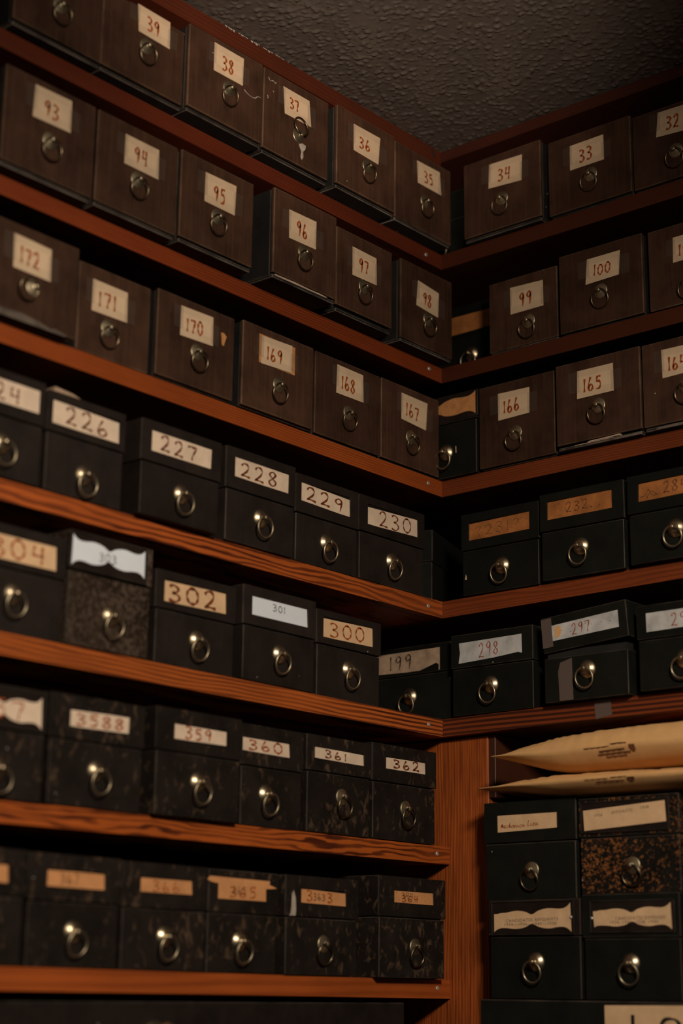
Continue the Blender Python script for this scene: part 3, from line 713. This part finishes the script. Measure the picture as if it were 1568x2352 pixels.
def lid_box(root, n, w_, h, seam, q, boss_, depth):
    """two-part box: body, fitted lid with a framed paper label, ring pull on the body"""
    sf = SURF[n]; edge = 'black_edge'
    inset = .0012
    bm = bmesh.new()
    hb = seam-.0012 if n != '297' else seam-.0095
    lo = .0
    box(bm, -w_/2+inset, w_/2-inset, .0012, depth, lo+.0004, hb, 0, .0008, 1)
    box(bm, -w_/2+.004, w_/2-.004, .0045, depth-.004, hb-.002, seam+ (0 if n != '297' else -.001), 2)
    if n == '231':
        prism(bm, [(-.0515, .020), (-.0490, .020), (-.0495, .0235), (-.0503, .0265), (-.0508, .0235)], .0009, .0012, 3)
    if n == 'cornC':
        prism(bm, [(.0248, .0300), (.0258, .0300), (.0254, .0385), (.0245, .0385)], .0009, .0012, 3)
    obj('body', bm, [sf, edge, 'case', 'cream'], root)
    lid_parent = root
    bm = bmesh.new()
    plain = n in PLAIN or n in SCAL or n == 'mott' or q is None
    if plain:
        box(bm, -w_/2, w_/2, 0, depth+.001, seam, h, 0, .0009, 1, 2)
    else:
        wx0 = min(p[0] for p in q); wx1 = max(p[0] for p in q); wz0 = min(p[1] for p in q); wz1 = max(p[1] for p in q)
        box(bm, -w_/2, w_/2, .0016, depth+.001, seam, h, 0, .0007, 1, 1)
        ring = [[(-w_/2+.0003, seam+.0003), (w_/2-.0003, seam+.0003), (w_/2-.0003, h-.0003), (-w_/2+.0003, h-.0003)],
                [(wx0, wz0), (wx1, wz0), (wx1, wz1), (wx0, wz1)]]
        vf = [[bm.verts.new((x, 0, z)) for x, z in L_] for L_ in ring]; vb = [[bm.verts.new((x, .0017, z)) for x, z in L_] for L_ in ring]
        for i in range(4):
            j = (i+1) % 4
            bm.faces.new((vf[0][i], vf[0][j], vf[1][j], vf[1][i]))
            bm.faces.new((vf[1][i], vf[1][j], vb[1][j], vb[1][i])).material_index = 1
            bm.faces.new((vf[0][j], vf[0][i], vb[0][i], vb[0][j])).material_index = 1
    if n == '363':
        prism(bm, [(-.0535, .0605), (-.0440, .0605), (-.0432, .066), (-.0440, .078), (-.0470, .0865), (-.0500, .082), (-.0505, .070), (-.0515, .063)], -.0002, 0, 2)
    lid = obj('lid', bm, ['hold' if n in ('cand',) else sf, edge, 'chalk'], root)
    if n == '297':
        lid.rotation_euler = (0, -math.atan2(.0068, .0882), 0); lid.location = (.0064, 0, .0008)
    if q:
        yc = .0012 if not plain else -.0006
        par = root
        if n in SCAL or n == 'mott':
            # dark holder plate with a bevelled rim around the paper
            x0 = min(p[0] for p in q)-.0025; x1 = max(p[0] for p in q)+.0025
            z0 = min(p[1] for p in q)-.0018; z1 = max(p[1] for p in q)+.0018
            bm = bmesh.new()
            box(bm, x0, x1, -.0008, -.0001, z0, min(z1, h-.001), 0, .0003, 0)
            for (a0, a1, c0, c1) in ((x0, x1, z0-.0012, z0), (x0, x1, min(z1, h-.0018), min(z1, h-.0018)+.0012), (x0-.0012, x0, z0-.0012, z1), (x1, x1+.0012, z0-.0012, z1)):
                box(bm, a0, a1, -.0018, -.0001, c0, min(c1, h-.0004), 0, .0004, 1)
            obj('label_holder', bm, ['hold', edge], root)
            yc = -.0014
        outline = None
        if n in SCAL:
            top = list(scal_top)
            if n in ('cand', 'cand2'): top = [(0, .80), (.05, .80)]+top[2:]
            bot = [(a, 1-b_) for a, b_ in scal_top][::-1]
            if n == 'cand2': bot = bot[:-3]+[(.05, .17), (0, .1)]
            dense = cr(top, 3)
            db = cr(bot, 3)
            outline = [qmap(q, a, b_) for a, b_ in (db[::-1]+dense[::-1])]
            outline = outline[:-1] if outline[0] == outline[-1] else outline
        if n == '365':
            outline = [qmap(q, a, b_) for a, b_ in [(0, 0), (1, 0), (1.0, .6), (1.12, .63), (1.24, .67), (1.16, .76), (1.08, .81), (1.09, 1.0), (-.18, 1.0), (-.2, .9), (-.26, .86), (-.14, .74), (0, .7)]]
        if n == '299':
            outline = [qmap(q, a, b_) for a, b_ in [(0, 0), (.5, .02), (.7, .05), (.86, .24), (.95, .34), (.985, .24), (.98, .02), (1, .02), (1, 1), (0, 1)]]
        if n == '298':
            outline = [qmap(q, a, b_) for a, b_ in [(0, 0), (.55, .0), (.95, .06), (.965, .02), (1, -.02), (1, 1), (0, 1), (.02, .5)]]
        txt = TXT.get(n, [])
        bm, mats = label_card(root, n, q, yc, CARD.get(n, 'orange_d'), txt, outline)
        ti = len(mats)
        def ty(text, a, b_, hgt, st=1.0):
            typed(bm, q, text, a, b_, hgt, yc-.00015, ti, st)
        if n == 'cand':
            ty('CANDIDATES AFFIDAVITS', .155, .42, .0032, 1.18); ty('1934---1936---1940---1938', .13, .26, .0032, 1.22); mats.append('ink_t')
        if n == 'cand2':
            ty('CANDIDATES EXPENSES', .28, .40, .0032, 1.12); ty('1934, 1936, 1938, 1940', .2, .24, .0032, 1.2); mats.append('ink_t')
        if n == 'mott':
            ty('1936', .13, .62, .0032, 1.1); ty('AFFIDAVITS', .35, .66, .0032, 1.0); ty('1938', .70, .72, .0032, 1.1); mats.append('ink_t')
        if n == 'mech':
            mats.append('ink_o')
            write(bm, q, 'Mechanics', .06, .46, .22, .50, .0007, yc-.00015, ti, 0.0, .02)
            write(bm, q, 'Lien', .50, .68, .24, .56, .0007, yc-.00015, ti, 0.0, .02)
        if n in ('232', '231', '233', '297', '364'):
            mats.append('ink_k')
            for k in range(7):
                a, b_ = R.uniform(.05, .95), R.uniform(.15, .85)
                ribbon(bm, [qmap(q, a, b_), qmap(q, a+.006, b_+.02), qmap(q, a+.012, b_)], .0006, yc-.00015, len(mats)-1)
        if n == '233':
            for st in ([(.03, .25), (.1, .3), (.15, .6), (.2, .3), (.27, .2)], [(.12, .1), (.2, .45), (.3, .2)]):
                ribbon(bm, [qmap(q, a, b_) for a, b_ in cr(st)], .0006, yc-.0002, len(mats)-1)
        lc = obj('label_card', bm, mats, root)
        if n in ('cand', 'cand2'):
            bm = bmesh.new(); lathe(bm, [(.0017, 0), (.0016, .0008), (.0010, .0014), (0, .0016)], 14)
            rv = obj('rivet', bm, 'steel', root); rv['label'] = 'small white rivet beside the label'
            rv.location = (q[1][0]+.0010, -.0012, (q[1][1]+q[2][1])/2) if n == 'cand' else (q[0][0]-.0010, -.0012, (q[0][1]+q[3][1])/2)
        if n == '297':
            bm = bmesh.new()
            prism(bm, [(-.0560, seam+.006), (-.0425, seam+.006), (-.0425, .1000), (-.0560, .1000)], -.0012, -.0002)
            t = obj('tape', bm, 'tape2', root); t.rotation_euler = lid.rotation_euler; t.location = (.0064, -.0003, .0008)
            bm = bmesh.new()
            prism(bm, [(-.0345, .0010), (-.0165, .0010), (-.0175, .0485), (-.0330, .0445), (-.0360, .034)], .0002, .0008)
            obj('tape', bm, 'tape2', root)
            bm = bmesh.new(); prism(bm, [(-.0385, .0735), (-.0330, .0745), (-.0300, .0790), (-.0305, .0860), (-.0350, .0880), (-.0390, .0840)], yc-.0004, yc-.0001)
            obj('torn_patch', bm, 'kraft', root)
    ring_pull(root, boss_[0], boss_[1], n not in ('mech', 'mott', '361', '362', '363', '364'), 0.15+R.uniform(-.05, .06), R.uniform(-.1, .1), y=.0012)

WORDS = {}
def words(n, side, sh):
    row = {'A': 'top', 'B': 'second', 'C': 'third', 'D': 'fourth', 'E': 'fifth', 'F': 'sixth', 'G': 'lowest'}
    wall = 'left' if side == 'L' else 'right'
    if n == '40': return 'dark brown file box at the top left corner, its card cut off by the frame'
    if n == '368': return 'black blotched file box at the left edge of the lowest shelf, label cut off'
    if n == '303': return 'brown mottled file box with white scalloped label numbered 303, fifth shelf on the left'
    if n == '357': return 'black file box at left edge of sixth shelf, scalloped cream label ending in 7'
    if n == '365': return 'black blotched file box with torn tan label reading 365, lowest shelf'
    if n == '299': return 'green-black file box with greyish torn label ending in 99, tucked in the corner'
    if n == '297': return 'green-black file box with crooked ajar lid, tape strips and label 297'
    if n == 'mech': return 'black file box with thin handwritten label Mechanics Lien, beside the wooden upright'
    if n == 'mott': return 'orange and black marbled file box with typed label, under the padded envelopes'
    if n == 'cand': return 'black file box with scalloped label typed CANDIDATES AFFIDAVITS, beside the wooden upright'
    if n == 'cand2': return 'black file box with scalloped blurry typed label, below the marbled box'
    if n == '233': return 'green-black file box with scribbled orange-brown label at right edge, fourth shelf'
    if n == '101': return 'dark brown file box cut by the right edge, second shelf, beside box 100'
    if n == '164': return 'dark brown file box cut by the right edge, third shelf, beside box 165'
    if n == '32': return 'dark brown file box with card numbered 32 at the right edge, top shelf'
    if n == '296': return 'green-black file box with grey label at right edge, beside the crooked lid box'
    if n == '96': return 'dark brown file box with card numbered 96, pulled forward with a torn pale bottom edge'
    if n == '37': return 'dark brown file box with card 37, ring flipped up above a white smear'
    if n == '170': return 'dark brown file box with card 170 and a small orange paper scrap beside it'
    if n == '169': return 'dark brown file box with card 169 taped over a brown card, third shelf'
    if n == '172': return 'dark brown file box numbered 172 jutting forward, torn pale bottom edge, left edge'
    if n in CREAM: return 'dark brown file box with taped cream card numbered %s, %s shelf on the %s' % (n, row[sh], wall)
    lab = {'cream_d': 'cream', 'tan': 'tan', 'orange': 'orange-tan', 'orange_d': 'aged orange-brown', 'white': 'white', 'grey': 'grey-white'}[CARD[n]]
    body = {'black': 'black', 'green': 'green-black', 'mott': 'black blotched'}[SURF[n]]
    num = {'358': '3588'}.get(n, n)
    return '%s file box with %s label numbered %s, %s shelf on the %s' % (body, lab, num, row[sh], wall)
SHELF_OF = {}
for n in '40 39 38 37 36 35 34 33 32'.split(): SHELF_OF[n] = 'A'
for n in '93 94 95 96 97 98 99 100 101'.split(): SHELF_OF[n] = 'B'
for n in '172 171 170 169 168 167 166 165 164'.split(): SHELF_OF[n] = 'C'
for n in '224 226 227 228 229 230 231 232 233'.split(): SHELF_OF[n] = 'D'
for n in '304 303 302 301 300 299 298 297 296'.split(): SHELF_OF[n] = 'E'
for n in '357 358 359 360 361 362'.split(): SHELF_OF[n] = 'F'
for n in '368 367 366 365 363 364'.split(): SHELF_OF[n] = 'G'
for n, side, cen, z, pro, w_, h, bo, seam, q, dzb in ROWS:
    sh = SHELF_OF.get(n)
    grp = ('numbered file boxes on the %s shelves' % ('left' if side == 'L' else 'right')) if sh else 'file boxes stacked beside the upright'
    loc = (pro, cen, z) if side == 'L' else (cen, -pro, z)
    root = thing('file_box', words(n, side, sh), 'box', loc, math.pi/2 if side == 'L' else 0, grp)
    depth = .285
    if seam is None: paper_box(root, n, w_, h, dzb, q, bo, depth)
    else: lid_box(root, n, w_, h, seam, q, bo, depth)

# boxes half hidden in the inner corner
root = thing('file_box', 'dark file box set far back in the corner between boxes 98 and 99, brown label', 'box', (.0090, .05, .4664), 0, 'boxes pushed into the corner')
lid_box(root, 'cornB', .115, .1010, .0600, [(-.044, .0885), (.044, .0870), (.044, .0632), (-.044, .0640)], (0, .031), .26)
root = thing('file_box', 'dark file box with scalloped orange label in the corner beside box 166', 'box', (.0015, -.008, .3178), 0, 'boxes pushed into the corner')
CARD['cornC'] = 'fleck'
lid_box(root, 'cornC', .115, .1060, .0700, [(-.057, .1040), (.057, .1040), (.057, .0742), (-.057, .0742)], (.0100, .0325), .30)
root = thing('file_box', 'unlabelled dark file box in the dark top corner between boxes 35 and 34', 'box', (-.020, .03, .6207), 0, 'boxes pushed into the corner')
lid_box(root, 'cornA', .115, .1010, .0600, None, (0, .031), .26)
root = thing('file_box', 'plain dark file box standing askew in the corner beside box 230', 'box', (-.0864, .0030, .1652), math.radians(18.8), 'boxes pushed into the corner')
lid_box(root, 'cornA', .115, .1000, .0600, None, (0, .031), .20)

# slip of paper on top of box 226
bm = bmesh.new()
pts = [(-.044, .0002), (-.010, .0002), (-.020, .0030), (-.043, .0048)]
prism(bm, pts, .0006, .05)
o = tag(obj('paper_slip', bm, 'greybrown'), 'pale paper slip lying on the lid of box 226', 'paper')
o.location = (.004, -.5810, .165+.1004); o.rotation_euler = (0, 0, math.pi/2)

# long dark case under the lowest left shelf
root = thing('document_case', 'long black case on the shelf below, only its top strip and knob showing', 'case', (-.004, -.4585, -.4546), math.pi/2)
bm = bmesh.new(); box(bm, -.392, .392, .0012, .30, .0003, .1490, 0, .0012, 1, 2); obj('body', bm, ['black', 'black_edge'], root)
bm = bmesh.new(); lathe(bm, [(.014, 0), (.0138, .004), (.009, .008), (.012, .014), (.0135, .019), (.011, .024), (0, .026)], 32)
k = obj('knob', bm, 'brass', root, smooth=False); k.location = (.0060, .0012, .1175); k['label'] = 'round brass knob'

# big box under the right stack
root = thing('file_box', 'large black box at the bottom right carrying the stacked boxes, big printed tan label', 'box', (.3330, -.045, -.4996), 0)
bm = bmesh.new(); box(bm, -.2484, .232, 0, .30, .0003, .1990, 0, .0012, 1, 2); obj('body', bm, ['green', 'black_edge'], root)
q = [(-.0886, .1948), (.160, .1975), (.160, .090), (-.0886, .090)]
bm, mats = label_card(root, 'big', q, -.0008, 'tan', [('I', .120, .150, .62, .90, .0040, 'ink_k'), ('C', .245, .37, .58, .87, .0040, 'ink_k')])
obj('label_card', bm, mats, root)

# ---------------------------------------------------------------- padded envelopes
def envelope(name, st, yfront, label, marks):
    """stations: x, top z, crease z, bottom z; front profile runs top-back, top, crease, bottom, bottom-back"""
    bm = bmesh.new()
    xs = []
    for i in range(len(st)-1):
        for s in range(6):
            t = s/6; xs.append(tuple(st[i][k]*(1-t)+st[i+1][k]*t for k in range(4)))
    xs.append(st[-1])
    rr = random.Random(len(st)); rows_ = []
    x0, x1 = st[0][0], st[-1][0]
    for i, (x, tz, cz, bz) in enumerate(xs):
        e = min(1, (x-x0)/.05, (x1-x)/.05); e = max(e, 0)
        ybulge = yfront
        wr = (rr.random()-.5)*.0013*e
        thick = tz-bz
        prof = [(.22, (tz+bz)/2+.0003*e+.0001), (.16, tz-.1*thick), (.06, tz+.001*e), (yfront+.028, tz), (yfront+.016, tz-.05*thick+wr),
                (yfront+.006, cz+.45*(tz-cz)+wr), (yfront+.0005, cz+.0006+.3*wr), (yfront, cz), (yfront+.003, cz-.25*(cz-bz)-wr*.4),
                (yfront+.010, cz-.62*(cz-bz)), (yfront+.022, bz+.06*thick), (yfront+.036, bz), (.06, bz-.0), (.16, bz+.1*thick), (.22, (tz+bz)/2-.0001)]
        rows_.append([bm.verts.new((x+(0 if 0 < e else 0), y, z)) for y, z in prof])
    for A, B in zip(rows_, rows_[1:]):
        for j in range(len(A)-1): bm.faces.new((A[j], A[j+1], B[j+1], B[j]))
        bm.faces.new((A[-1], A[0], B[0], B[-1]))
    bm.faces.new(rows_[0][::-1]); bm.faces.new(rows_[-1])
    bmesh.ops.recalc_face_normals(bm, faces=bm.faces[:])
    def at(x, t):
        for a, b_ in zip(xs, xs[1:]):
            if a[0] <= x <= b_[0]:
                f = (x-a[0])/(b_[0]-a[0]); tz, cz, bz = (a[k]*(1-f)+b_[k]*f for k in (1, 2, 3)); break
        pr = [(yfront, cz), (yfront+.003, cz-.25*(cz-bz)), (yfront+.010, cz-.62*(cz-bz)), (yfront+.022, bz+.06*(tz-bz))]
        s = t*3; i = min(2, int(s)); g = s-i
        return (x, pr[i][0]*(1-g)+pr[i+1][0]*g-.0009, pr[i][1]*(1-g)+pr[i+1][1]*g)
    for (xa, xb, t, wd) in marks:
        n = max(2, int((xb-xa)/.002)); prev = None
        for i in range(n+1):
            x = xa+(xb-xa)*i/n; k = wd*(.5+.5*abs(math.sin(i*2.3)))
            p, q_ = at(x, t), at(x, t+k)
            cur = (bm.verts.new(p), bm.verts.new(q_))
            if prev: bm.faces.new((prev[0], prev[1], cur[1], cur[0])).material_index = 1
            prev = cur
    o = obj(name, bm, ['kraft', 'ink_f'], smooth=True)
    tag(o, label, 'envelope', 'padded envelopes on the stacked boxes')
    return o
envelope('padded_envelope', [(.106, -.0368, -.0369, -.0371), (.130, -.0285, -.036, -.0440), (.160, -.0228, -.0367, -.0520), (.190, -.0180, -.0372, -.0570),
  (.215, -.0165, -.0352, -.0584), (.248, -.0145, -.0350, -.0585), (.275, -.0140, -.0335, -.0583), (.303, -.0133, -.0345, -.0580), (.352, -.0138, -.0357, -.0578),
  (.42, -.015, -.036, -.058), (.49, -.020, -.037, -.056), (.545, -.0380, -.0381, -.0383)], -.052, 'fat tan padded envelope with a printed stamp, upper one under the right shelf',
  [(.230, .262, .12, .05), (.264, .284, .02, .06), (.248, .280, .34, .07), (.245, .286, .46, .07), (.254, .280, .58, .06), (.286, .293, .15, .35)])
envelope('padded_envelope', [(.090, -.0722, -.0724, -.0726), (.130, -.0650, -.0709, -.0765), (.16, -.0625, -.0707, -.0810), (.190, -.0612, -.0702, -.0838), (.246, -.0608, -.0699, -.0850),
  (.29, -.0620, -.0700, -.0852), (.32, -.0635, -.0702, -.0852), (.36, -.0632, -.0704, -.0850), (.44, -.064, -.071, -.0850), (.50, -.066, -.072, -.084), (.55, -.0745, -.0747, -.0749)], -.056,
  'flat tan padded envelope lying beneath the fat one, on the stacked boxes',
  [(.232, .262, .12, .07), (.265, .285, .05, .07), (.245, .280, .36, .09), (.285, .294, .15, .35)])
